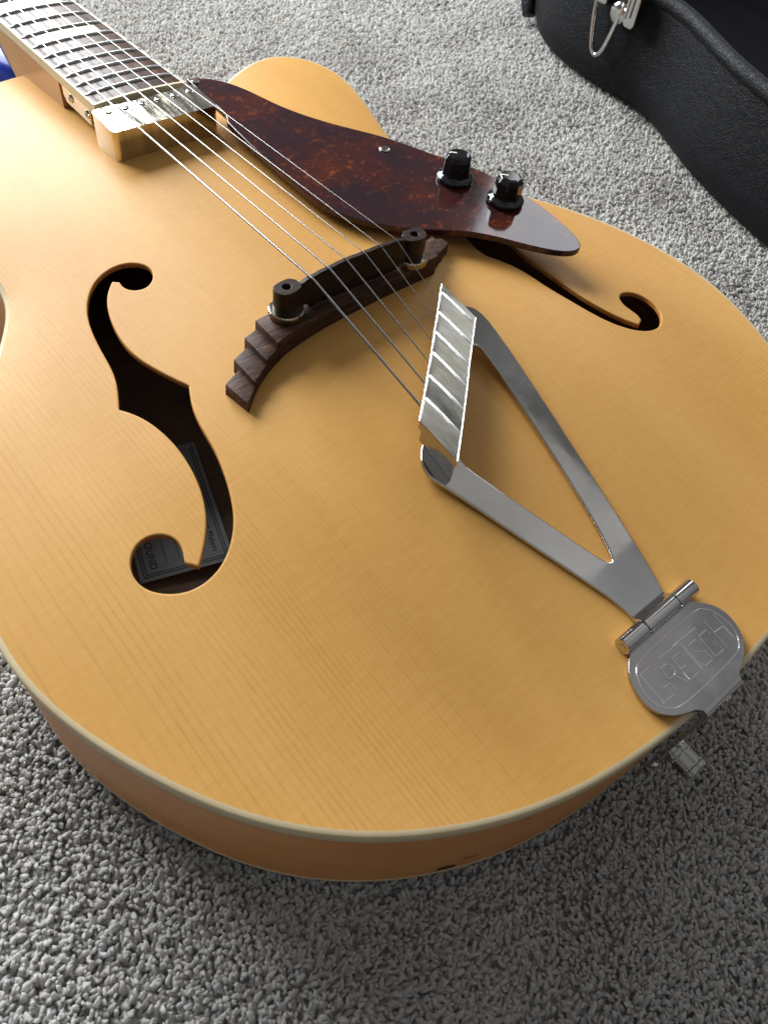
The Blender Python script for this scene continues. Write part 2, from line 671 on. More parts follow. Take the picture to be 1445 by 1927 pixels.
def screw(name, c, r, parent, mat='screw', slot=0.6, h=0.9, cross=False):
    """round head with its shaded slot painted as a dark strip, head up"""
    L = [(c[0] + r * math.cos(2 * math.pi * k / 20), c[1] + r * math.sin(2 * math.pi * k / 20)) for k in range(20)]
    v, f = lathe([(r, 0), (r, h * 0.6), (r * 0.85, h * 0.95), (r * 0.6, h)], c, 20, cap0=False)
    o = obj(name, v, f, mat, parent)
    a = slot
    w = r * 0.14
    sl = []  # flat dark strips on the head stand in for the slot's shade
    for q in ((a,) if not cross else (a, a + math.pi / 2)):
        dx, dy = math.cos(q) * r * 0.75, math.sin(q) * r * 0.75
        px, py = -math.sin(q) * w, math.cos(q) * w
        z = c[2] + h
        sl.append(([(c[0] - dx - px, c[1] - dy - py, z + .03), (c[0] + dx - px, c[1] + dy - py, z + .03),
                    (c[0] + dx + px, c[1] + dy + py, z + .03), (c[0] - dx + px, c[1] - dy + py, z + .03)], [(0, 1, 2, 3)]))
    v, f = merge(sl)
    return o, (v, f)


# ------------------------------------------------------------------ the shape of the guitar's top
rawL = [(0, -235), (-25, -234.5), (-50, -231.5), (-68, -228.5), (-85, -224), (-98, -219), (-110, -213.5), (-123, -206.5), (-134, -199.5), (-144, -191.5), (-154, -182.5), (-163, -173), (-171, -162), (-178, -151), (-184, -139), (-190, -126), (-196, -112), (-200, -100), (-203, -87), (-204.8, -75), (-205.5, -62), (-204.5, -43), (-200, -21), (-193, -1), (-184, 18), (-172, 36), (-159, 54), (-146, 71), (-137, 84), (-129.5, 95), (-126, 104), (-124, 114), (-123.5, 124), (-125, 142), (-131, 166), (-139, 190), (-146, 215), (-146, 240), (-138, 262), (-122, 280), (-98, 293), (-70, 300), (-40, 303), (-27, 303.5)]
rawR = [(27, 303.5), (27, 275), (27.2, 250), (28.5, 233), (33, 223), (42, 218), (54, 220), (70, 229), (86, 241), (100, 250), (115, 256), (127, 258), (137, 256.5), (146, 251), (154, 241), (160, 230), (162, 214), (159.5, 196), (153, 174), (142.5, 147), (136, 133), (132.5, 118), (133, 105), (137, 90), (146, 72), (158, 55), (172, 36), (184, 18), (193, -1), (200, -21), (204.5, -43), (205.5, -62), (204.8, -75), (203, -87), (200, -100), (196, -112), (190, -126), (184, -139), (178, -151), (171, -162), (163, -173), (154, -182.5), (144, -191.5), (134, -199.5), (123, -206.5), (110, -213.5), (98, -219), (85, -224), (68, -228.5), (50, -231.5), (25, -234.5)]
_seq = np.array(rawR + rawL, float)
_sm = _seq.copy()
for _ in range(3):
    t_ = _sm.copy()
    t_[3:-1] = 0.5 * _sm[3:-1] + 0.25 * (_sm[2:-2] + _sm[4:])
    _sm = t_
OUT = resample(cr(_sm, 6), 4, False)

G = 4.0
gx = np.arange(-212, 213, G)
gy = np.arange(-240, 313, G)


def membrane(P):
    X, Y = np.meshgrid(gx, gy, indexing='ij')
    M = inside(P, X, Y).astype(float)
    u = np.zeros_like(X)
    ii, jj = np.indices(X.shape)
    red = ((ii + jj) % 2 == 0)
    for it in range(400):
        for col in (red, ~red):
            n = np.zeros_like(u)
            n[1:-1, 1:-1] = (u[2:, 1:-1] + u[:-2, 1:-1] + u[1:-1, 2:] + u[1:-1, :-2] + G * G) / 4
            u = np.where(col, (u + 1.94 * (n - u)) * M, u)
    return u / u.max()


UU = membrane(OUT)


def usamp(x, y):
    x = np.asarray(x, float)
    y = np.asarray(y, float)
    fx = np.clip((x - gx[0]) / G, 1, len(gx) - 3.001)
    fy = np.clip((y - gy[0]) / G, 1, len(gy) - 3.001)
    i = fx.astype(int)
    j = fy.astype(int)
    a = fx - i
    b = fy - j

    def cub(p0, p1, p2, p3, t):
        return p1 + .5 * t * (p2 - p0 + t * (2 * p0 - 5 * p1 + 4 * p2 - p3 + t * (3 * (p1 - p2) + p3 - p0)))
    col = [cub(*[UU[i + di, j + dj] for dj in (-1, 0, 1, 2)], b) for di in (-1, 0, 1, 2)]
    return cub(*col, a)


def hgt(x, y):
    u = np.clip(usamp(x, y), 0, 1)
    w = np.clip((np.asarray(y, float) + 20) / 180, 0, 1)
    w = w * w * (3 - 2 * w)
    return 19.5 * ((1 - w) * u ** 1.85 + w * (1 - (1 - u) ** 1.4))


# ------------------------------------------------------------------ carpet
sheet = [(-3.0, -3.0, -0.0035), (4.0, -3.0, -0.0035), (4.0, 4.0, -0.0035), (-3.0, 4.0, -0.0035)]
carpet = obj('carpet', sheet, [(0, 1, 2, 3)], 'backing', mm=False)
carpet['kind'] = 'structure'
carpet['label'] = 'grey cut pile carpet floor under the guitar'

CASE = [(391, -43), (384, -100), (386, -170), (402, -240), (440, -305), (500, -350), (580, -372), (670, -368), (750, -340), (805, -285), (828, -210), (822, -130), (800, -60), (775, 0), (752, 60), (742, 110), (748, 160), (758, 210), (762, 270), (752, 330), (722, 376), (680, 398), (630, 402), (590, 392), (556, 376), (522, 345), (495, 313), (481, 285), (474.5, 253), (470.5, 221), (470.5, 190), (473, 166), (465, 139), (446, 107), (430, 77), (418, 46), (408, 17), (400, -13)]
CASE = smooth_loop(CASE, [], 8, 1)


def tuft_mesh(name, bend, tall, rad, sd):
    r_ = random.Random(sd)
    rings = []
    n = 6
    K = 5
    prof = [0.75, 0.90, 1.02, 1.08, 0.80]
    for k in range(K):
        t = k / (K - 1)
        cx = bend * t * t * tall
        cy = 0.12 * tall * math.sin(t * 3 + sd)
        cz = tall * (t - 0.10 * bend * t * t)
        tw = 1.3 * t + sd
        ring = []
        for j in range(n):
            a = 2 * math.pi * j / n + tw
            w = 1 + 0.32 * math.cos(2 * (a - 1.8 * tw))
            ring.append(((cx + rad * prof[k] * w * math.cos(a)) * S, (cy + rad * prof[k] * w * math.sin(a)) * S, cz * S))
        rings.append(ring)
    v, f = loft(rings, True, False)
    top = len(v)
    v.append(((bend * tall * 1.08) * S, cy * S, tall * (1.08 - 0.1 * bend) * S))
    b = (K - 1) * n
    f += [(b + j, b + (j + 1) % n, top) for j in range(n)]
    me = bpy.data.meshes.new(name)
    me.from_pydata(v, [], f)
    me.polygons.foreach_set('use_smooth', [True] * len(me.polygons))
    me.materials.append(MAT['pile'])
    return bpy.data.objects.new(name, me)


TUFTS = [tuft_mesh('tuft', 0.30, 5.3, 0.88, 0.3), tuft_mesh('tuft', 0.50, 5.1, 0.83, 1.7), tuft_mesh('tuft', 0.15, 5.4, 0.84, 2.9), tuft_mesh('tuft', 0.62, 5.0, 0.92, 4.1), tuft_mesh('tuft', 0.40, 5.3, 0.79, 5.2)]


def field(x, y, seeds):
    s = np.zeros_like(x)
    for (kx, ky, ph, am) in seeds:
        s += am * np.sin(kx * x + ky * y + ph)
    return s


def carpet_points():
    sets = []
    for sp, near in ((1.50, True), (1.75, False)):
        X, Y = np.meshgrid(np.arange(-520, 960, sp), np.arange(-520, 860, sp), indexing='ij')
        X = X.ravel() + rng.uniform(-0.45, 0.45, X.size) * sp
        Y = Y.ravel() + rng.uniform(-0.45, 0.45, Y.size) * sp
        k = ((X + 150) ** 2 + (Y + 170) ** 2 < 430 ** 2) == near
        sets.append(np.stack([X[k], Y[k]], 1))
    XY = np.vstack(sets)
    X, Y = XY[:, 0], XY[:, 1]
    keep = ~inside(off(OUT, -26), X, Y) & ~inside(off(CASE, -24), X, Y)
    # what the lens and a step to its side could see
    keep &= (Y > -0.75 * X - 620) & (Y < 0.9 * X + 860)
    X, Y = X[keep], Y[keep]
    sd = lambda n, lo, hi: [(random.uniform(-1, 1) * random.uniform(lo, hi), random.uniform(-1, 1) * random.uniform(lo, hi), random.uniform(0, 6.28), 1 / n) for _ in range(n)]
    th = 2.6 * field(X, Y, sd(8, 0.01, 0.05)) + 1.8 * field(X, Y, sd(8, 0.04, 0.16)) + rng.normal(0, 1.1, X.size) + 0.6
    lean = np.clip(0.22 + 0.60 * field(X, Y, sd(8, 0.02, 0.09)) + rng.normal(0, 0.26, X.size), -0.5, 0.85)
    tone = np.clip(0.52 + 0.13 * rng.normal(0, 1, X.size) + 0.34 * field(X, Y, sd(10, 0.015, 0.12)), 0, 1)
    hh = -5.7 + 0.8 * field(X, Y, sd(10, 0.02, 0.10)) + rng.normal(0, 0.35, X.size)
    scl = np.clip(rng.normal(1.0, 0.13, X.size), 0.7, 1.35)
    # rotation: lean about local y, then turn about z
    rot = np.stack([np.zeros_like(th), lean, th], 1)
    pos = np.stack([X * S, Y * S, hh * S], 1)
    return pos, rot, scl, tone


pos, rot, scl, tone = carpet_points()
tint = np.clip(rng.normal(0.5, 0.27, len(tone)), 0, 1)
pm = bpy.data.meshes.new('carpet_pile')
pm.vertices.add(len(pos))
pm.vertices.foreach_set('co', pos.ravel().astype(np.float32))
for nm, ty, dat in (('rot', 'FLOAT_VECTOR', rot), ('scl', 'FLOAT', scl), ('tone', 'FLOAT', tone), ('tint', 'FLOAT', tint)):
    a = pm.attributes.new(nm, ty, 'POINT')
    a.data.foreach_set('vector' if ty == 'FLOAT_VECTOR' else 'value', dat.ravel().astype(np.float32))
a = pm.attributes.new('pick', 'INT', 'POINT')
a.data.foreach_set('value', rng.integers(0, len(TUFTS), len(pos)).astype(np.int32))
pm.materials.append(MAT['pile'])
pile = bpy.data.objects.new('carpet_pile', pm)
COL.objects.link(pile)
pile['kind'] = 'stuff'
pile['label'] = 'short twisted grey yarn tufts of the carpet'
pile['category'] = 'carpet pile'
ng = bpy.data.node_groups.new('pile', 'GeometryNodeTree')
ng.interface.new_socket('Geometry', in_out='INPUT', socket_type='NodeSocketGeometry')
ng.interface.new_socket('Geometry', in_out='OUTPUT', socket_type='NodeSocketGeometry')
gi = ng.nodes.new('NodeGroupInput')
go = ng.nodes.new('NodeGroupOutput')
iop = ng.nodes.new('GeometryNodeInstanceOnPoints')
jn = ng.nodes.new('GeometryNodeJoinGeometry')
for t_ in reversed(TUFTS):
    oi = ng.nodes.new('GeometryNodeObjectInfo')
    oi.inputs['Object'].default_value = t_
    oi.inputs['As Instance'].default_value = True
    ng.links.new(oi.outputs['Geometry'], jn.inputs[0])


def named(nm, ty):
    q = ng.nodes.new('GeometryNodeInputNamedAttribute')
    q.data_type = ty
    q.inputs['Name'].default_value = nm
    return [s for s in q.outputs if s.enabled and s.name == 'Attribute'][0]


ng.links.new(gi.outputs[0], iop.inputs['Points'])
ng.links.new(jn.outputs[0], iop.inputs['Instance'])
iop.inputs['Pick Instance'].default_value = True
ng.links.new(named('pick', 'INT'), iop.inputs['Instance Index'])
er = ng.nodes.new('FunctionNodeEulerToRotation')
ng.links.new(named('rot', 'FLOAT_VECTOR'), er.inputs[0])
ng.links.new(er.outputs[0], iop.inputs['Rotation'])
ng.links.new(named('scl', 'FLOAT'), iop.inputs['Scale'])
ng.links.new(iop.outputs[0], go.inputs[0])
md = pile.modifiers.new('pile', 'NODES')
md.node_group = ng

# ------------------------------------------------------------------ guitar
guitar = tag(empty('archtop_guitar'), 'honey blonde archtop guitar with f-holes lying on its back on the carpet', 'guitar')

FL = [[-64.6, 71.1], [-63.5, 75.2], [-63.8, 79.1], [-66.3, 83.3], [-69.8, 86.1], [-73.9, 87.7], [-78.5, 88.3], [-84.1, 87.1], [-89.4, 84.4], [-94.0, 80.3], [-98.1, 75.1], [-101.5, 68.6], [-103.7, 62.9], [-105.5, 56.0], [-107.2, 47.7], [-108.2, 39.8], [-109.2, 32.8], [-110.3, 26.7], [-112.0, 21.2], [-114.3, 15.7], [-118.5, 7.5], [-116.0, 3.6], [-113.6, -1.5], [-111.9, -7.5], [-110.6, -14.3], [-110.2, -21.0], [-110.0, -27.9], [-110.6, -34.5], [-111.7, -41.8], [-113.2, -48.4], [-115.5, -55.3], [-118.4, -61.5], [-121.4, -66.3], [-125.3, -71.3], [-129.2, -75.1], [-132.5, -78.4], [-135.6, -73.9], [-135.4, -72.1], [-134.0, -70.2], [-133.0, -67.1], [-132.9, -63.6], [-133.8, -60.4], [-136.1, -57.5], [-139.0, -55.6], [-142.5, -54.9], [-146.0, -55.5], [-149.1, -57.6], [-151.8, -60.9], [-153.3, -64.6], [-153.8, -68.5], [-153.3, -72.3], [-151.7, -76.1], [-148.6, -79.9], [-145.0, -82.8], [-140.8, -84.8], [-136.6, -85.5], [-132.1, -85.3], [-127.7, -84.1], [-123.1, -81.9], [-118.8, -78.5], [-114.8, -74.6], [-111.0, -69.5], [-107.8, -63.6], [-104.7, -56.4], [-102.4, -49.4], [-100.2, -42.0], [-98.7, -35.6], [-97.9, -29.5], [-97.1, -24.0], [-95.8, -17.5], [-94.3, -12.3], [-92.0, -6.3], [-88.8, -0.3], [-90.7, 4.1], [-92.6, 10.0], [-94.6, 15.9], [-96.4, 22.4], [-97.9, 29.4], [-98.5, 36.5], [-98.0, 44.2], [-96.6, 52.7], [-94.5, 60.9], [-91.8, 67.9], [-88.7, 73.2], [-85.0, 77.3], [-82.4, 79.5], [-79.8, 77.0], [-80.2, 74.9], [-80.1, 72.0], [-79.1, 69.4], [-76.7, 66.8], [-73.6, 65.4], [-70.5, 65.7], [-67.4, 67.6]]
FR = [[92.0, -2.9], [95.5, -8.2], [98.9, -14.2], [100.8, -20.5], [101.9, -28.5], [102.4, -36.9], [103.7, -44.7], [106.2, -53.4], [108.2, -62.5], [110.9, -71.0], [114.7, -78.5], [120.1, -84.7], [125.8, -88.7], [131.7, -90.5], [137.4, -90.4], [143.6, -87.9], [149.0, -83.5], [151.4, -79.0], [152.6, -73.8], [152.3, -68.6], [149.9, -63.9], [146.0, -61.5], [141.8, -60.4], [138.0, -61.4], [134.9, -64.7], [133.4, -69.0], [133.9, -74.1], [135.0, -78.0], [132.6, -81.6], [127.7, -83.8], [123.1, -78.2], [119.8, -70.1], [117.2, -61.5], [115.0, -53.6], [114.6, -44.1], [114.1, -33.4], [113.8, -22.4], [113.6, -11.1], [115.5, -2.6]]
cl = [FL.index(q) for q in ([-118.5, 7.5], [-132.5, -78.4], [-135.6, -73.9], [-88.8, -0.3], [-82.4, 79.5], [-79.8, 77.0])]
holeL = smooth_loop(FL, cl, 1.6, 1)
# treble hole: its upper half, under the pickguard, mirrors the bass one
upper = [(-x, y) for x, y in (FL[73:] + FL[:21])]
FR2 = [tuple(p) for p in FR] + [tuple(p) for p in upper[::-1]]
crn = [0, FR2.index((132.6, -81.6)), FR2.index((127.7, -83.8)), FR2.index((118.5, 7.5)), FR2.index((79.8, 77.0)), FR2.index((82.4, 79.5))]
holeR = smooth_loop(FR2, crn, 1.6, 1)

inner = off(OUT, -2.3)


def grid_inside(loops, step, margin):
    X, Y = np.meshgrid(np.arange(-210, 211, step), np.arange(-238, 306, step), indexing='ij')
    X = X.ravel()
    Y = Y.ravel()
    k = np.zeros(X.size, bool)
    for L in loops:
        k ^= inside(L, X, Y)
    P = np.stack([X, Y], 1)[k]
    B = np.vstack(loops)
    ok = np.ones(len(P), bool)
    for i in range(0, len(P), 2000):
        d = ((P[i:i + 2000, None, :] - B[None]) ** 2).sum(2).min(1)
        ok[i:i + 2000] = d > margin * margin
    return P[ok]


def make_top():
    lips = [off(holeL, 0.55), off(holeR, 0.55)]
    loops = [inner] + lips
    v, f = tri2d(loops, np.vstack([grid_inside(loops, 5.0, 2.4), off(holeL, 0.95), off(holeR, 0.95), off(OUT, -3.2)]))
    h = hgt(v[:, 0], v[:, 1])
    verts = [(p[0], p[1], z) for p, z in zip(v, h)]
    faces = [tuple(int(i) for i in t) for t in f]
    fm = [0] * len(faces)
    for hole, lip in zip((holeL, holeR), lips):
        mid = off(hole, 0.16)
        k = len(hole)
        b = len(verts)
        for ring, dz in ((lip, 0.0), (mid, -0.16), (hole, -0.55), (hole, -2.5)):
            hh = hgt(ring[:, 0], ring[:, 1])
            verts += [(p[0], p[1], z + dz) for p, z in zip(ring, hh)]
        for r_ in range(3):
            for i in range(k):
                j = (i + 1) % k
                faces.append((b + r_ * k + i, b + r_ * k + j, b + (r_ + 1) * k + j, b + (r_ + 1) * k + i))
                fm.append(0 if r_ < 2 else 1)
    return obj('top', verts, faces, ['spruce', 'holewall'], guitar, fmat=fm, angle=50)


make_top()


def strip(loop_rings, closed=True):
    verts, faces = [], []
    n = len(loop_rings[0])
    for r in loop_rings:
        verts += [tuple(p) for p in r]
    for i in range(len(loop_rings) - 1):
        for j in range(n if closed else n - 1):
            a, b = i * n + j, i * n + (j + 1) % n
            faces.append((a, b, b + n, a + n))
    return verts, faces


def ring(o_, z):
    L = off(OUT, o_)
    return [(p[0], p[1], z) for p in L]


BD = 2.0
hin = hgt(inner[:, 0], inner[:, 1])
v, f = strip([ring(-1.0, -6.0), ring(-0.05, -6.0), ring(0.0, -5.9), ring(0.0, -1.1), ring(-0.25, -0.45), ring(-0.8, -0.08)] + [[(p[0], p[1], z + .02) for p, z in zip(off(OUT, -2.35), hin)]])
obj('binding', v, f, 'binding', guitar, angle=60)
v, f = strip([ring(-0.12, -5.8), ring(-0.12, -30), ring(-0.12, -67.2 - BD)])
obj('side', v, f, 'side', guitar, angle=60)
v, f = strip([ring(-0.1, -67.0 - BD), ring(0.05, -67.1 - BD), ring(0.05, -69.6 - BD), ring(-0.5, -70.4 - BD), ring(-2.5, -70.6 - BD)])
obj('back_binding', v, f, 'binding', guitar, angle=60)


def make_back():
    L = off(OUT, -1.0)
    vv, ff = tri2d([L], grid_inside([L], 10.0, 4.0))
    h = 7.0 * np.clip(usamp(vv[:, 0], vv[:, 1]), 0, 1) ** 1.2
    n = len(vv)
    verts = [(p[0], p[1], -70.3 - BD - z) for p, z in zip(vv, h)] + [(p[0], p[1], -69.3 - BD - z) for p, z in zip(vv, h)]
    faces = [tuple(int(i) for i in t) for t in ff] + [tuple(int(i) + n for i in t) for t in ff]
    fm = [0] * len(ff) + [1] * len(ff)
    return obj('back', verts, faces, ['side', 'inside'], guitar, fmat=fm, weld=False)


make_back()
v, f = strip([[(p[0], p[1], -2.5) for p in off(OUT, -3.0)], [(p[0], p[1], -67.5) for p in off(OUT, -3.0)]])
obj('inner_lining', v, f, 'inside', guitar, angle=60)

# chips in the finish of the side, near the tail
def side_pt(px_, py_, z, o_=0.12):
    d = np.linalg.norm(OUT - np.array([px_, py_]), axis=1)
    i = int(np.argmin(d))
    L = off(OUT, o_)
    return L, i


def chip(cx, cy, z, w, h, seed):
    L, i = side_pt(cx, cy, z)
    a = L[i]
    tdir = L[(i + 1) % len(L)] - L[i - 1]
    tdir /= np.linalg.norm(tdir)
    r_ = random.Random(seed)
    nrm = np.array([tdir[1], -tdir[0]])
    if np.dot(nrm, a) < 0:
        nrm = -nrm
    pts = []
    n = 11
    for k in range(n):
        q = 2 * math.pi * k / n
        rr = r_.uniform(0.6, 1.1)
        s = w * math.cos(q) * rr
        p = a + tdir * s + nrm * 0.10
        pts.append((p[0], p[1], z + h * math.sin(q) * rr - s * 0.25))
    return obj('chip', pts, [tuple(range(n))], 'chip', guitar, smooth=False, weld=False)


chip(-112, -213, -63, 4.6, 2.8, 1)
chip(-106, -216, -52, 3.2, 0.9, 2)
chip(-92, -221, -8.5, 1.2, 0.9, 3)

# ---- paper label seen through the bass f-hole
ex = np.array([0.955, -0.297])
ey = np.array([0.297, 0.955])
A0 = np.array([-139.9, -26.2])
LZ = -72.0


def lab(u, v_, dz=0.0):
    p = A0 + ex * u + ey * v_
    return (p[0], p[1], LZ + dz)


label = obj('paper_label', [lab(0, 0), lab(46, 0), lab(46, 80), lab(0, 80)], [(0, 1, 2, 3)], 'paper', guitar, smooth=False)
label['label'] = 'printed paper maker label inside the body under the bass f-hole'


def line_on_label(name, u0, v0, u1, v1, w=0.22):
    d = np.array([u1 - u0, v1 - v0])
    d /= np.linalg.norm(d)
    n = np.array([-d[1], d[0]]) * w
    obj(name, [lab(u0 - n[0], v0 - n[1], .12), lab(u1 - n[0], v1 - n[1], .12), lab(u1 + n[0], v1 + n[1], .12), lab(u0 + n[0], v0 + n[1], .12)], [(0, 1, 2, 3)], 'ink', label, smooth=False, weld=False)


for i_ in (2.3, 3.6):
    line_on_label('border_line', i_, i_, 46 - i_, i_)
    line_on_label('border_line', i_, i_, i_, 80 - i_)
    line_on_label('border_line', 46 - i_, i_, 46 - i_, 80 - i_)
line_on_label('ruled_line', 14.2, 8, 14.2, 60, 0.14)
line_on_label('ruled_line', 20.8, 8, 20.8, 60, 0.14)


def text_on_label(name, body, size, u, v_, align):
    cu = bpy.data.curves.new(name, 'FONT')
    cu.body = body
    cu.size = size * S
    cu.align_x = align
    cu.space_character = 1.08
    to = bpy.data.objects.new(name, cu)
    COL.objects.link(to)
    dg = bpy.context.evaluated_depsgraph_get()
    me = bpy.data.meshes.new_from_object(to.evaluated_get(dg))
    bpy.data.objects.remove(to)
    me.materials.clear()
    me.materials.append(MAT['ink'])
    p = lab(u, v_, .16)
    M = Matrix(((-ey[0], ex[0], 0, p[0] * S), (-ey[1], ex[1], 0, p[1] * S), (0, 0, 1, (p[2] + ZO) * S), (0, 0, 0, 1)))
    me.transform(M)
    o = bpy.data.objects.new(name, me)
    COL.objects.link(o)
    o.parent = label
    return o


text_on_label('sound_lettering', 'SOUND', 5.2, 6.0, 5.8, 'RIGHT')
text_on_label('handwritten_digit', '8', 6.0, 14.8, 22.5, 'RIGHT')
text_on_label('maker_lettering', 'Instrument Makers', 4.0, 37.2, 7.0, 'RIGHT')

# ---- neck and fretboard
NUT = 649.0


def fw(y):
    return 42.7 + (51.66 - 42.7) * (649 - y) / 324.5


def zb(y):
    return 31.3 - 0.045 * (y - 193.6)


def crown(x, w):
    return 1.25 * (1 - (2 * x / w) ** 2)


def neck_rings():
    rings = []
    for y, hw, bot, pw in ((241, 25.2, -6, 12), (285, 24.8, -8, 12), (303.2, 24.6, -40, 7), (312, 24.4, -42, 4), (322, 24.2, -34, 3), (336, 24.0, -14, 2.5), (352, 23.8, -5, 2.3), (400, 23.2, -7.5, 2.2), (500, 22.2, -10.5, 2.2), (600, 21.2, -14, 2.2), (650, 20.9, -15, 2.2)):
        top = zb(y) - 5.6
        w = fw(y) / 2 + 0.8 if y > 200 else hw
        r_ = []
        n = 15
        for k in range(n):
            a = math.pi * k / (n - 1)
            c, s_ = math.cos(a), math.sin(a)
            x = w * math.copysign(abs(c) ** (2 / pw), c)
            z = top - (top - bot) * abs(s_) ** (2 / pw)
            r_.append((x, y, z))
        rings.append(r_)
    return rings


v, f = loft(neck_rings(), True, True)
obj('neck', v, f, 'neck', guitar, angle=45)

ys = np.arange(194.6, 650, 12.0)
rings = []
for y in list(ys) + [650.0]:
    w = fw(y) + 0.2
    r_ = [(w * (k / 8 - 0.5), y, zb(y) + crown(w * (k / 8 - 0.5), w)) for k in range(9)]
    r_ += [(w / 2, y, zb(y) - 5.7), (-w / 2, y, zb(y) - 5.7)]
    rings.append(r_)
v, f = loft(rings, True, True)
board = obj('fretboard', v, f, 'fretboard', guitar, angle=30)
for s_ in (-1, 1):
    rings = []
    for y in list(ys) + [650.0]:
        a, b = fw(y) / 2 + 0.1, fw(y) / 2 + 1.15
        rings.append([(s_ * a, y, zb(y) + 0.04), (s_ * (b - 0.25), y, zb(y) + 0.0), (s_ * b, y, zb(y) - 0.3), (s_ * b, y, zb(y) - 5.7), (s_ * a, y, zb(y) - 5.7)])
    v, f = loft(rings, True, True)
    obj('binding_strip', v, f, 'fbinding', board, angle=30)
w = fw(193.6) + 2.3
r0 = [(w * (k / 8 - 0.5), 193.0, zb(193.6) + crown(w * (k / 8 - 0.5), w) + 0.03) for k in range(9)]
r0 += [(w / 2, 193.0, zb(193) - 5.7), (-w / 2, 193.0, zb(193) - 5.7)]
r1 = [(x, 194.6, z) for x, y, z in r0]
v, f = loft([r0, r1], True, True)
obj('end_binding', v, f, 'fbinding', board, angle=30)


def fret(k):
    y = 648.0 * 2 ** (-k / 12) * 1.0 + 1.4
    w = fw(y) + 1.5
    rings = []
    n = 11
    for i in range(n):
        t = i / (n - 1)
        x = w * (t - 0.5)
        e = min(1.0, (0.5 - abs(t - 0.5)) * w / 0.9)
        base = zb(y) + crown(x, w)
        hgt_ = 1.15 * (0.25 + 0.75 * e)
        rings.append([(x, y + 1.2 * math.cos(a), base - 0.2 + (hgt_ + 0.2) * max(0, math.sin(a)) ** 0.7) for a in [math.pi * q / 6 for q in range(7)]])
    v, f = loft(rings, True, True)
    return obj('fret', v, f, 'fret', board, angle=50)


for k in range(1, 21):
    fret(k)


def inlay(k):
    ya = 648.0 * 2 ** (-k / 12) + 1.4 + 3.0
    yb = 648.0 * 2 ** (-(k - 1) / 12) + 1.4 - 3.0
    verts, faces = [], []
    for i in range(7):
        x = -19 + 38 * i / 6
        w = fw(ya)
        verts += [(x, ya, zb(ya) + crown(x, w) + 0.05), (x, yb, zb(yb) + crown(x, w) + 0.05)]
    for i in range(6):
        faces.append((2 * i, 2 * i + 2, 2 * i + 3, 2 * i + 1))
    obj('block_inlay', verts, faces, 'pearl', board, weld=False)


for k in (3, 5, 7, 9, 12, 15):
    inlay(k)
v, f = box(-22, 22, 650, 655, zb(650) - 5, zb(650) + 3.2)
obj('nut', v, f, 'fbinding', guitar, bevel=0.6)
hs = smooth_loop([(-21.5, 654), (-24, 672), (-34, 690), (-38, 730), (-36, 775), (-41, 812), (-20, 824), (0, 818), (20, 824), (41, 812), (36, 775), (38, 730), (34, 690), (24, 672), (21.5, 654)], [0, 14], 5, 0)
slab('headstock', [hs], lambda x, y: zb(650) - 3 - (y - 650) * 0.2, lambda x, y: zb(650) - 18 - (y - 650) * 0.2, 'neck', guitar, bevel=1.0)

# ---- strings
GA = [1.15, 0.90, 0.70, 0.54, 0.40, 0.32]
ENDY = [-78.7, -69.1, -59.7, -50.4, -40.8, -31.6]
COMP = [-3.0, -1.6, -0.4, -1.6, -0.8, 0.2]
SADZ = []
for i in range(6):
    u = (i - 2.5) / 2.5
    xs = (i - 2.5) * 10.06
    zs = 43.9 + 1.1 * (1 - u * u)
    SADZ.append((xs, zs))
    r = GA[i] / 2
    xe = xs * 1.02
    path = [(xe, ENDY[i] - 4, 30.4), (xe, ENDY[i] + 0.5, 31.0), (xs, COMP[i] - 0.8, zs - 0.12), (xs, COMP[i], zs), (xs, COMP[i] + 0.8, zs - 0.02)]
    for t in np.linspace(0.15, 1, 7):
        path.append((xs + ((i - 2.5) * 7.1 - xs) * t, 650 * t, zs + (zb(650) + 3.3 - zs) * t))
    v, f = tube(path, r, 12)
    obj('string', v, f, 'string', guitar, angle=80)

# ---- pickup under the fretboard end
def rrect(x0, x1, y0, y1, r, n=5):
    out = []
    for cx, cy, a0 in ((x1 - r, y1 - r, 0), (x0 + r, y1 - r, 90), (x0 + r, y0 + r, 180), (x1 - r, y0 + r, 270)):
        for k in range(n + 1):
            a = math.radians(a0 + 90 * k / n)
            out.append((cx + r * math.cos(a), cy + r * math.sin(a)))
    return np.array(out)


cov = rrect(-32.6, 31.8, 164.2, 190.2, 3.0, 6)
pickup = slab('pickup', [cov], 30.4, 8.0, 'cover', guitar, bevel=1.0, seg=4)
pickup['label'] = 'worn nickel pickup cover at the end of the fretboard'
slots = []
for x in (-24.6, -14.6, -4.4, 5.8, 16.0, 26.0):
    o, s_ = screw('pole_screw', (x, 184.6, 30.25), 2.1, pickup, slot=random.uniform(0, 3), h=0.75)
    vv, ff = s_
    obj('screw_slot_shade', vv, ff, 'dark', pickup, smooth=False, weld=False)
# mounting bracket beside the neck block
br = [(205.5, 24.4), (237.5, 24.4), (239.5, 22.5), (239.0, 16.5), (236.0, 13.0), (205.5, 13.0)]
verts = [(-27.0, y, z) for y, z in br] + [(-25.9, y, z) for y, z in br]
n = len(br)
faces = [tuple(range(n)), tuple(range(2 * n - 1, n - 1, -1))] + [(i, (i + 1) % n, n + (i + 1) % n, n + i) for i in range(n)]
bracket = obj('pickup_bracket', verts, faces, 'nickel', guitar, bevel=0.35)
for y in (228.5, 208.6):
    v, f = lathe([(2.5, 0), (2.4, -0.5), (1.6, -1.0)], (-27.0, y, 18.6), 18, 'x', cap0=False)
    obj('bracket_screw', v, f, 'screw', bracket)
    v, f = merge([box(-28.06, -28.0, y - 1.4, y + 1.4, 18.4, 18.8), box(-28.07, -28.01, y - .22, y + .22, 17.2, 20.0)])
    obj('screw_slot_shade', v, f, 'dark', bracket, smooth=False)
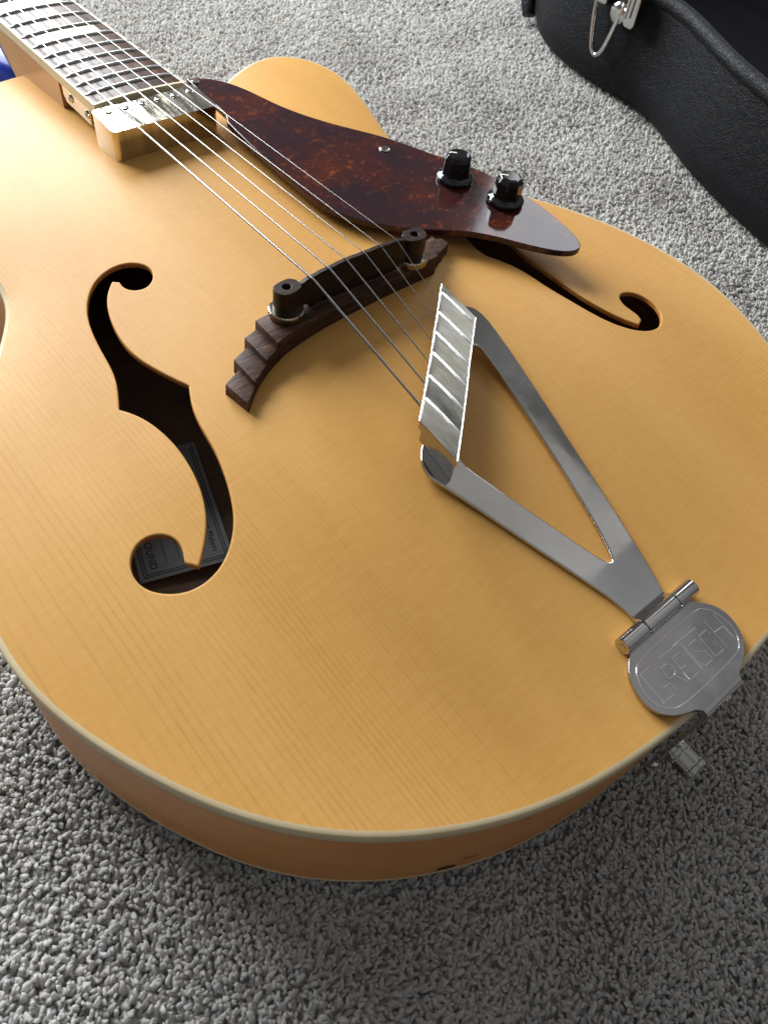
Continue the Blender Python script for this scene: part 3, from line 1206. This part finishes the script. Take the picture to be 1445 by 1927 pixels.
v, f = box(-25.8, 25.5, 196, 240.5, 12.5, 25.0)
obj('pickup_mount', v, f, 'nickel', guitar, bevel=0.4)

# ---- pickguard
PG = [(34.6, 202.8), (41.4, 200.7), (48.3, 195.6), (55.3, 187.5), (60.1, 175.9), (63.9, 163.1), (67.0, 152.6), (71.4, 144.0), (76.6, 133.6), (83.7, 123.1), (91.2, 113.1), (97.8, 104.9), (104.9, 94.4), (110.7, 82.6), (116.2, 70.6), (122.9, 60.1), (129.0, 49.0), (133.4, 36.6), (136.4, 20.5), (137.4, 6.4), (137.2, -7.3), (135.8, -19.9), (134.0, -27.9), (131.8, -33.0), (127.9, -35.2), (122.0, -34.2), (116.7, -30.7), (109.9, -24.0), (102.1, -14.0), (95.7, -4.7), (88.5, 3.7), (80.0, 10.8), (69.1, 17.5), (59.9, 23.5), (51.5, 30.3), (44.0, 38.2), (38.2, 45.7), (34.1, 52.8), (31.1, 61.6), (29.7, 69.8), (29.4, 80.2), (29.2, 90.8), (28.9, 101.2), (28.7, 111.5), (28.7, 125.8), (29.2, 140.5), (30.2, 152.3), (33.6, 158.5), (33.9, 166), (33.9, 190)]
pgl = smooth_loop(PG, [0, 46, 47, 49], 3.0, 1)


def pgz(x, y):
    return 23.0 + 0.025 * y


guard = slab('pickguard', [pgl], pgz, lambda x, y: pgz(x, y) - 3.4, 'tortoise', guitar, bevel=0.5)
guard['label'] = 'dark red tortoiseshell pickguard carrying two black knobs'
o, s_ = screw('guard_screw', (93.6, 88.0, pgz(93.6, 88.0)), 3.0, guard, h=1.0, cross=True)
obj('screw_slot_shade', s_[0], s_[1], 'dark', guard, smooth=False, weld=False)
o, s_ = screw('guard_screw', (37.2, 197.0, pgz(37, 197)), 2.4, guard, h=1.0, cross=True)
obj('screw_slot_shade', s_[0], s_[1], 'dark', guard, smooth=False, weld=False)
v, f = box(92, 100, 80, 84, 8, pgz(96, 82) - 3.5)
obj('support_block', v, f, 'rosewood', guard, bevel=0.4)


def knob(x, y, rz):
    z = pgz(x, y) + 0.8
    v, f = lathe([(6.0, -0.8), (9.6, -0.6), (10.3, 0.3), (10.3, 1.5), (9.7, 2.2), (8.3, 2.9), (7.6, 3.4)], (x, y, z), 40, cap0=True, cap1=False)
    sk = obj('control_knob', v, f, 'knob', guitar, angle=45)
    rings = []
    for r_, h in ((8.3, 2.6), (8.0, 4.2), (7.85, 8.5), (7.6, 12.0), (6.0, 14.2), (4.6, 14.6)):
        rings.append([(x + r_ * math.cos(rz + 2 * math.pi * k / 8), y + r_ * math.sin(rz + 2 * math.pi * k / 8), z + h) for k in range(8)])
    v, f = loft(rings, True, True)
    obj('knob_grip', v, f, 'knob', sk, smooth=False, bevel=0.3)
    d = Vector((-0.72, 0.69, 0))
    p = Vector((d.y, -d.x, 0)) * 0.5
    c = Vector((x, y, 0))
    a, b, e = c + d * 1.4, c + d * 4.55, c + d * 5.6
    pts = []
    for q, hz in ((a, 14.68), (b, 14.7), (e, 14.35)):
        pts += [(q.x - p.x, q.y - p.y, z + hz), (q.x + p.x, q.y + p.y, z + hz)]
    obj('pointer_line', pts, [(0, 1, 3, 2), (2, 3, 5, 4)], 'white', sk, smooth=False, weld=False)
    return sk


k1 = knob(110.1, 46.1, 0.35)
k2 = knob(121.3, 16.6, 0.62)

# ---- stepped rosewood bridge
def bz(x, y):
    return float(hgt(x, y)) - 0.4


front = [(-77.6, -30.0), (-73.5, -26.4), (-67.8, -22.0), (-62.5, -18.8), (-56.8, -16.0), (-49.7, -13.2), (-42.4, -11.4), (-33.6, -10.2), (-22.3, -9.0), (-8, -8.2), (4.2, -7.6), (31.4, -6.0), (45, -5.0), (53.2, -4.0)]
fc = resample(cr(front, 5), 2.5, False)


def front_between(x0, x1):
    k = [tuple(p) for p in fc if x0 < p[0] < x1]
    y0 = float(np.interp(x0, fc[:, 0], fc[:, 1]))
    y1 = float(np.interp(x1, fc[:, 0], fc[:, 1]))
    return [(x0, y0)] + k + [(x1, y1)]


parts = []


def prism(poly, top):
    v_, f_ = tri2d([np.array(poly)])
    n_ = len(v_)
    tf = top if callable(top) else (lambda x, y: top)
    verts = [(x, y, tf(x, y)) for x, y in v_] + [(x, y, bz(x, y)) for x, y in v_]
    faces = [tuple(int(i) for i in t) for t in f_] + [tuple(int(i) + n_ for i in t[::-1]) for t in f_]
    b = len(verts)
    k = len(poly)
    verts += [(x, y, tf(x, y)) for x, y in poly] + [(x, y, bz(x, y)) for x, y in poly]
    faces += [(b + i, b + (i + 1) % k, b + k + (i + 1) % k, b + k + i) for i in range(k)]
    return verts, faces


parts.append(prism(front_between(-51, 51.5) + [(52.0, -3.0), (51.5, 9.5), (0, 7.0), (-51, 4.0)], 27.6))
parts.append(prism(front_between(-59.3, -50.6) + [(-50.6, 2.2), (-59.3, 0.2)], 24.4))
parts.append(prism(front_between(-69.4, -58.9) + [(-58.9, -2.5), (-69.4, -6.5)], 21.8))
parts.append(prism(front_between(-77.6, -69.0) + [(-69.0, -10.5), (-79.2, -15.0)], 19.4))
parts.append(prism([(51.0, -2.0), (57.5, 0.3), (58.5, 12.5), (51.0, 10.0)], 25.0))
parts.append(prism([(57.0, 0.8), (63.8, 3.2), (65.5, 14.8), (57.0, 12.0)], 22.8))
parts.append(prism([(63.2, 3.8), (71.5, 7.6), (71.0, 14.0), (63.2, 15.2)], 20.6))
v, f = merge(parts)
bridge = obj('bridge', v, f, 'rosewood', guitar, bevel=0.35, angle=30, weld=False)
bridge['label'] = 'stair stepped dark rosewood bridge under the strings'
bm = bmesh.new()
bm.from_mesh(bridge.data)
bmesh.ops.remove_doubles(bm, verts=bm.verts, dist=3e-6)
bm.to_mesh(bridge.data)
bm.free()


def saddle():
    rings = []
    for x in np.linspace(-32.5, 32.5, 53):
        u = x / 25.15
        zt = 43.9 + 1.1 * (1 - u * u) - 0.42 if abs(x) < 27.6 else 42.6 - 0.12 * (abs(x) - 27.6)
        sh = 0.0
        j = int(np.clip(round(x / 10.06 + 2.5), 0, 5))
        sh = COMP[j] * 0.22
        notch = 1.0 if abs(abs(x) - 27.2) < 0.8 else 0.0
        yb0, yf0 = 2.6, -2.6
        yt1, yt0 = sh + 1.15, sh - 0.85
        bot = 28.8 if abs(x) < 26.3 else 31.2
        rings.append([(x, yf0, bot), (x, -2.5, zt - 6.5), (x, min(yt0, -1.2) - 0.2, zt - 1.6), (x, yt0, zt), (x, yt1, zt - 0.15), (x, 2.2, zt - 2.4), (x, 2.5, zt - 6), (x, yb0, bot)])
    return loft(rings, True, True)


v, f = saddle()
obj('bridge_saddle', v, f, 'saddle', bridge, angle=28)
for s_ in (-1, 1):
    P = [(-30.6, -2.0), (-31.6, -3.6), (-35, -4.8), (-39, -5.0), (-42.2, -3.2), (-43.0, 0.3), (-41.9, 3.2), (-37.6, 4.4), (-33.4, 4.4), (-30.6, 2.0)]
    P = np.array([(s_ * -x if s_ > 0 else x, y) for x, y in P])
    if s_ > 0:
        P = np.array([(-x, y) for x, y in [(-30.6, -2.0), (-31.6, -3.6), (-35, -4.8), (-39, -5.0), (-42.2, -3.2), (-43.0, 0.3), (-41.9, 3.2), (-37.6, 4.4), (-33.4, 4.4), (-30.6, 2.0)]])
    P = smooth_loop(P, [0, 1, 8, 9], 1.2, 0)
    cx = s_ * 37.0
    hole = np.array([(cx + 1.95 * math.cos(a), 1.95 * math.sin(a)) for a in np.linspace(0, 2 * math.pi, 21)[:-1]])
    slab('saddle_post_block', [P, hole], 42.7, 31.1, 'saddle', bridge, bevel=0.3)
    v, f = lathe([(1.75, -10), (1.75, -2.2), (1.2, -1.9)], (cx, 0, 42.7), 16)
    obj('bridge_post', v, f, 'nickel', bridge)
    v, f = lathe([(6.5, 0.0), (7.6, 0.25), (8.1, 0.5), (8.1, 3.2), (7.5, 3.6), (5.0, 3.7)], (cx, 0, 27.6), 144, wob=lambda k, r, h: (0.945 if (k // 2) % 2 else 1.0) if r > 8 else 1.0)
    obj('thumbwheel', v, f, 'nickel', bridge, angle=25)

# ---- tailpiece
def tz(x, y):
    return 4.9 + 0.145 * (y + 195)


TO = [(8.1, -196.4), (11.2, -187.6), (15.3, -172.7), (19.4, -154.7), (22.4, -142.8), (26.6, -124.1), (31.0, -105.3), (35.4, -86.0), (39.3, -67.3), (42.0, -52.5), (42.0, -45.9), (40.4, -41.0), (37.0, -38.2), (32.0, -39.0), (20, -46), (0, -64), (-20, -80.5), (-28.0, -85.8), (-32.8, -89.4), (-36.8, -93.5), (-38.8, -97.0), (-39.4, -100.6), (-38.8, -104.0), (-36.9, -108.6), (-34.5, -115.2), (-29.8, -130.0), (-24.9, -144.6), (-20.1, -159.5), (-16.3, -171.2), (-12.9, -181.0), (-10.9, -188.3), (-10.6, -196.4)]
TI = [(1.2, -172.3), (4.2, -165.0), (8.1, -151.9), (11.3, -139.0), (14.6, -125.3), (18.1, -109.2), (21.3, -94.9), (24.2, -80.8), (26.6, -67.0), (27.4, -58.5), (24.0, -57.5), (10, -67), (-8, -83), (-22.0, -96.5), (-23.8, -103.0), (-18.9, -118.2), (-14.3, -133.6), (-10.5, -145.8), (-7.2, -156.6), (-4.1, -166.6), (-1.8, -171.9), (-0.2, -173.2)]
to = smooth_loop(TO, [0, len(TO) - 1], 3.0, 1)
ti = smooth_loop(TI, [], 2.5, 1)
tail = slab('tailpiece', [to, ti], tz, lambda x, y: tz(x, y) - 1.9, 'chrome', guitar, bevel=0.65, seg=3)
tail['label'] = 'chrome V shaped hinged tailpiece with slanted ribbed string bar'

# slanted string bar with raised ribs
bl = [(34.2, -25.3), (30.2, -28.9), (19.6, -38.8), (9.3, -48.1), (-0.6, -57.3), (-11.4, -66.9), (-21.6, -76.1), (-32.1, -85.2)]
brr = [(31.6, -51.7), (27.8, -55.0), (17.1, -64.5), (6.6, -73.8), (-3.1, -82.8), (-13.2, -91.8), (-23.4, -100.8), (-33.5, -109.6)]


def bar_mesh():
    verts, faces = [], []
    secs = []
    for i in range(len(bl)):
        a, b = np.array(bl[i]), np.array(brr[i])
        if 0 < i < 7:
            dirn = (np.array(bl[i + 1]) - np.array(bl[i - 1]))
            dirn /= np.linalg.norm(dirn)
            secs.append((a - dirn * 0.6, b - dirn * 0.6, -0.35))
            secs.append((a + dirn * 0.6, b + dirn * 0.6, 0.25))
        else:
            secs.append((a, b, 0.0))
    for a, b, dz in secs:
        ab = b - a
        prof = []
        for t, z in ((0.0, 31.0), (0.035, 31.9), (0.5, 32.15), (0.965, 31.8), (1.0, 30.9)):
            p = a + ab * t
            prof.append((p[0], p[1], z + dz * (1 if 0.01 < t < 0.99 else 0.5)))
        prof += [(b[0], b[1], 28.0), (a[0], a[1], 28.0)]
        verts.append(prof)
    return loft(verts, True, True)


v, f = bar_mesh()
obj('string_bar', v, f, 'bar', tail, angle=25, weld=False)
for i in range(1, 7):
    a, b = np.array(bl[i]), np.array(brr[i])
    ab = (b - a)
    pth = [tuple(a + ab * t) + (31.45 + 0.35 * math.sin(math.pi * t) + (-0.4 if t in (0.02, 0.98) else 0),) for t in (0.02, 0.06, 0.3, 0.5, 0.7, 0.94, 0.98)]
    v, f = tube(pth, [0.5, 0.95, 1.0, 1.0, 1.0, 0.95, 0.5], 12)
    obj('rib', v, f, 'rib', tail)
for nm, L_ in (('bar_edge_glint', bl), ('bar_edge_glint', brr)):  # pale tubes added to draw the bright highlight along the bevels
    v, f = tube([(x, y, 31.55) for x, y in L_], 0.36, 8)
    obj(nm, v, f, 'rib', tail)
e0, e1 = np.array(bl[-1]), np.array(brr[-1])
nx = np.array([-0.74, -0.67]) * 0.25
v, f = loft([[(e0[0] + nx[0] * q, e0[1] + nx[1] * q, z) for z in (27.8, 31.5)] + [(e1[0] + nx[0] * q, e1[1] + nx[1] * q, z) for z in (31.5, 27.8)] for q in (0.2, 1.0)], True, True)
obj('bar_end_cap', v, f, 'button', tail, smooth=False)
lo = [(31.5, -30.0), (30.0, -50.8), (-32.9, -108.6), (-31.6, -86.6)]
slab('bar_block', [np.array(lo)], 27.95, lambda x, y: min(tz(x, y) - 0.2, 27), 'button', tail, bevel=0.6)

# hinge knuckles
ax_y, ax_z, hr = -199.4, 5.6, 3.65
for x0, x1 in ((-24.6, -11.9), (-11.5, 7.6), (8.0, 19.8)):
    v, f = lathe([(1.5, 0), (hr - 0.35, 0.0), (hr, 0.35), (hr, x1 - x0 - 0.35), (hr - 0.35, x1 - x0), (1.5, x1 - x0)], (x0, ax_y, ax_z), 28, 'x', False, False)
    obj('hinge_knuckle', v, f, 'chrome', tail, angle=40)
v, f = lathe([(1.45, -0.2), (1.45, 45.0)], (-24.6, ax_y, ax_z), 16, 'x')
obj('hinge_pin', v, f, 'screw', tail)
# curl from the arms into the middle knuckle
rings = []
for k in range(8):
    a = math.radians(150 - 150 * k / 7 * 1.0)
    t = k / 7
    y = -193.5 - 4.5 * t
    z = tz(0, -193.5) + (ax_z + hr - tz(0, -193.5)) * (3 * t * t - 2 * t ** 3)
    xa, xb = -11.1, 8.4
    rings.append([(xa, y, z), (xb, y, z), (xb, y - 0.2, z - 1.7), (xa, y - 0.2, z - 1.7)])
v, f = loft(rings, True, True)
obj('hinge_curl', v, f, 'chrome', tail, angle=60)

PT = [(-21.0, -201.9), (-24.9, -204.1), (-27.9, -206.3), (-30.6, -209.3), (-32.8, -213.1), (-33.9, -218.0), (-33.6, -222.6), (-31.8, -226.2), (-28.5, -229.1), (-24.6, -230.8), (-20.1, -232.4), (-18.0, -234.5), (4.8, -234.5), (7.4, -233.4), (11.2, -231.9), (15.1, -230.2), (18.9, -227.7), (21.9, -223.7), (23.8, -218.6), (23.9, -213.5), (22.3, -209.4), (19.6, -206.4), (17.3, -204.8), (15.0, -201.9)]
pt = smooth_loop(PT, [0, 10, 11, 12, 13, 23], 1.8, 1)
plate = slab('tail_plate', [pt], 3.2, 1.6, 'plate', tail, bevel=0.5, seg=3)
plate['label'] = 'oval chrome tailpiece plate engraved with the maker name'
GRV = [(-26.4, -208.9), (-24.0, -207.4), (-19.9, -206.6), (-13.0, -206.4), (11.9, -206.7), (15.3, -207.1), (17.7, -208.4), (19.8, -211.0), (20.7, -215.0), (20.6, -220.0), (19.4, -223.7), (17.0, -226.4), (14.0, -228.2), (9.9, -229.0), (-20.0, -228.9), (-24.2, -228.1), (-27.4, -226.7), (-30.1, -224.1), (-31.4, -220.8), (-31.2, -216.5), (-29.6, -212.8)]
gl = smooth_loop(GRV, [], 1.2, 1)
v, f = tube([(p[0], p[1], 3.13) for p in gl] + [(gl[0][0], gl[0][1], 3.13)], 0.34, 6)
obj('oval_rim_line', v, f, 'groove', tail)
LET = [[[-20.5, -213.2], [-20.6, -211.0], [-26.3, -210.8], [-27.8, -223.4], [-21.8, -223.6]], [[-23.4, -219.6], [-19.8, -219.8]], [[-19.7, -219.9], [-19.1, -223.5]], [[-15.2, -211.1], [-3.6, -211.6]], [[-6.7, -210.9], [7.7, -211.7]], [[-3.6, -211.6], [-5.3, -223.9]], [[-2.5, -211.9], [-4.5, -224.0]], [[-18.7, -218.7], [-17.8, -213.9], [-14.9, -214.2], [-13.6, -215.2], [-13.5, -216.9], [-14.2, -218.3], [-15.6, -219.0], [-18.7, -218.7]], [[-15.6, -219.0], [-13.7, -223.8]], [[-6.3, -216.4], [-6.3, -214.5], [-10.7, -214.0], [-12.3, -223.7], [-7.5, -224.0]], [[-11.3, -219.0], [-8.7, -219.2]], [[3.0, -217.0], [3.2, -214.8], [-1.4, -214.6], [-2.0, -217.5], [2.2, -219.9], [1.8, -224.2], [-3.0, -224.1], [-2.9, -222.0]], [[10.1, -217.0], [10.2, -214.8], [5.6, -214.7], [3.9, -224.1], [8.9, -224.4], [9.0, -222.5]], [[12.9, -211.6], [11.0, -224.5]], [[18.5, -212.2], [16.8, -224.7]], [[12.4, -217.6], [17.3, -218.0], [16.6, -223.2]]]
ps = []
for i, s_ in enumerate(LET):
    rr = 0.16 if i in (2,) else 0.29
    ps.append(tube([(x, y, 3.16) for x, y in s_], rr, 6))
v, f = merge(ps)
obj('engraved_lettering', v, f, 'groove', tail, weld=False)

# strap over the rim and down the tail end
rings = []
prof = [(-233.0, 3.2, 1.6), (-235.2, 3.1, 1.5)]
outer = [(-234.0, 3.2), (-235.6, 3.0), (-236.8, 2.2), (-237.3, 0.8), (-237.3, -12), (-237.3, -30), (-237.3, -62)]
innr = [(-234.0, 1.6), (-235.0, 1.4), (-235.5, 0.8), (-235.75, -0.2), (-235.75, -12), (-235.75, -30), (-235.75, -62)]
for (y, z), (y2, z2) in zip(outer, innr):
    xa, xb = (-17.9, 4.7)
    if z < -5:
        xa, xb = -22.0, 8.0
    rings.append([(xa, y, z), (xb, y, z), (xb, y2, z2), (xa, y2, z2)])
v, f = loft(rings, True, True)
obj('tail_strap', v, f, 'chrome', tail, angle=50)
for x, z in ((-18.6, -22.5), (4.5, -12), (-20, -46)):
    v, f = lathe([(2.3, 0), (2.2, -0.8), (1.4, -1.5)], (x, -237.3, z), 18, 'y', cap0=False)
    obj('tail_screw', v, f, 'screw', tail)
btn = [(7.2, 0), (7.2, -1.0), (5.0, -1.2), (5.0, -2.6), (5.9, -2.8), (5.9, -4.4), (5.6, -4.6), (5.6, -11.0), (6.0, -11.3), (6.0, -13.0), (5.6, -13.4), (2.2, -13.5)]
btn2 = []
for a_, b_ in zip(btn[:-1], btn[1:]):
    btn2.append(a_)
    if a_[0] == 5.6 and b_[0] == 5.6 and abs(a_[1] - b_[1]) > 3:
        for t in np.linspace(0, 1, 12)[1:-1]:
            btn2.append((5.6, a_[1] + (b_[1] - a_[1]) * t))
btn2.append(btn[-1])


def knurl(k, r, h):
    if -10.9 < h < -4.7 and r == 5.6:
        return 1.0 + (0.05 if (k + int(round(-h / 0.58))) % 2 else -0.05)
    return 1.0


v, f = lathe(btn2, (-14.0, -236.5, -35.5), 48, 'y', wob=knurl)
obj('strap_button', v, f, 'button', guitar, angle=20)

# ------------------------------------------------------------------ hard case behind the guitar
case = tag(empty('guitar_case', (0.6, 0.0, 0.0)), 'open black grained hard guitar case lying behind the guitar', 'guitar case')


def case_ring(o_, z):
    L = off(CASE, o_)
    return [(p[0] - 600, p[1], z - ZO) for p in L]


v, f = strip([case_ring(-26, 0.5), case_ring(-9, 1.5), case_ring(-3, 6), case_ring(0.5, 14), case_ring(1.5, 28), case_ring(0.5, 50), case_ring(-0.5, 78), case_ring(-1.0, 88)])
obj('shell', v, f, 'vinyl', case, angle=60)
v, f = strip([case_ring(-0.8, 86), case_ring(0.9, 87.5), case_ring(1.2, 92), case_ring(-0.6, 96.5), case_ring(-5, 98), case_ring(-9, 96), case_ring(-10, 90)])
obj('rim_moulding', v, f, 'vinyl', case, angle=60)
v, f = strip([case_ring(-9, 93), case_ring(-14, 91), case_ring(-22, 80), case_ring(-28, 55), case_ring(-34, 28), case_ring(-60, 22)])
obj('plush_lining', v, f, 'plush', case, angle=60)
L = off(CASE, -58)
vv, ff = tri2d([L])
obj('lining_floor', [(p[0] - 600, p[1], 22.5 - ZO) for p in vv], [tuple(int(i) for i in t) for t in ff], 'plush', case)
lx = 467.0 - 600
catch = [(183.5, -10.5), (185.5, -14.0), (193.5, -14.0), (196.0, -10.0), (197.0, 10.0), (184.0, 12.0)]
n = len(catch)
verts = [(lx - 9, y, z) for y, z in catch] + [(lx + 5, y, z) for y, z in catch]
faces = [tuple(range(n)), tuple(range(2 * n - 1, n - 1, -1))] + [(i, (i + 1) % n, n + (i + 1) % n, n + i) for i in range(n)]
latch = obj('latch', verts, faces, 'screw', case, bevel=1.2, seg=3)
verts, faces = merge([box(lx - 9.12, lx - 9.02, 188.3, 190.0, -6, 9), box(lx - 9.12, lx - 9.02, 193.0, 194.0, -8, 9)])
obj('latch_slot_shade', verts, faces, 'dark', latch, smooth=False)  # thin dark strips on the catch stand in for shaded slots
lp = cr([(lx - 3, 201.5, 0), (lx - 5, 203.5, -14), (lx - 6, 206.0, -30), (lx - 6.5, 209.0, -41), (lx - 6.5, 214.0, -46), (lx - 6.5, 219.5, -43), (lx - 6, 224.0, -33), (lx - 5, 228.5, -18), (lx - 3, 231.5, -5)], 5)
v, f = tube([tuple(p) for p in lp], 2.0, 10)
obj('wire_loop', v, f, 'screw', latch)
v, f = lathe([(9.0, 4.0), (9.0, -3.0), (7.5, -5.0), (3, -5.5)], (lx, 206, -9), 24, 'x')
obj('loop_hinge', v, f, 'screw', latch, angle=50)
v, f = box(lx - 8, lx + 4, 219, 236, -7, 4)
obj('latch_lever', v, f, 'screw', latch, bevel=1.5)
hv, hf = tube([(522 - 600, 349, -74), (527 - 600, 356, -62), (538 - 600, 372, -52), (556 - 600, 396, -50)], [7.0, 10.0, 11.0, 11.0], 14)
obj('handle', hv, hf, 'vinyl', case)

# ------------------------------------------------------------------ unidentified blue plastic thing under the neck
bl_o = tag(empty('blue_plastic_piece', (0.005, 0.48, 0.0)), 'bright blue plastic piece with a rounded tip behind the neck', 'plastic piece')
BP = [(11.8, 430), (15, 440), (18.5, 462), (22, 485), (30, 520), (34, 560), (20, 590), (-10, 590), (-22, 560), (-18, 515), (-6, 470), (4, 442), (8.5, 431.5)]
bp_ = smooth_loop([(x - 5, y - 480) for x, y in BP], [], 4, 1)
ins = off(bp_, -4.0)
v, f = strip([[(p[0], p[1], -76) for p in bp_], [(p[0], p[1], -66) for p in off(bp_, 0.5)], [(p[0], p[1], -60) for p in off(bp_, -1.2)], [(p[0], p[1], -58) for p in ins]])
vv, ff = tri2d([ins])
v2 = [(p[0], p[1], -58.0 - 6.0 * math.exp(-((p[0] + 2) / 14) ** 2)) for p in vv]
v, f = merge([(v, f), (v2, [tuple(int(i) for i in t) for t in ff])])
obj('piece_body', v, f, 'blue', bl_o, angle=60)
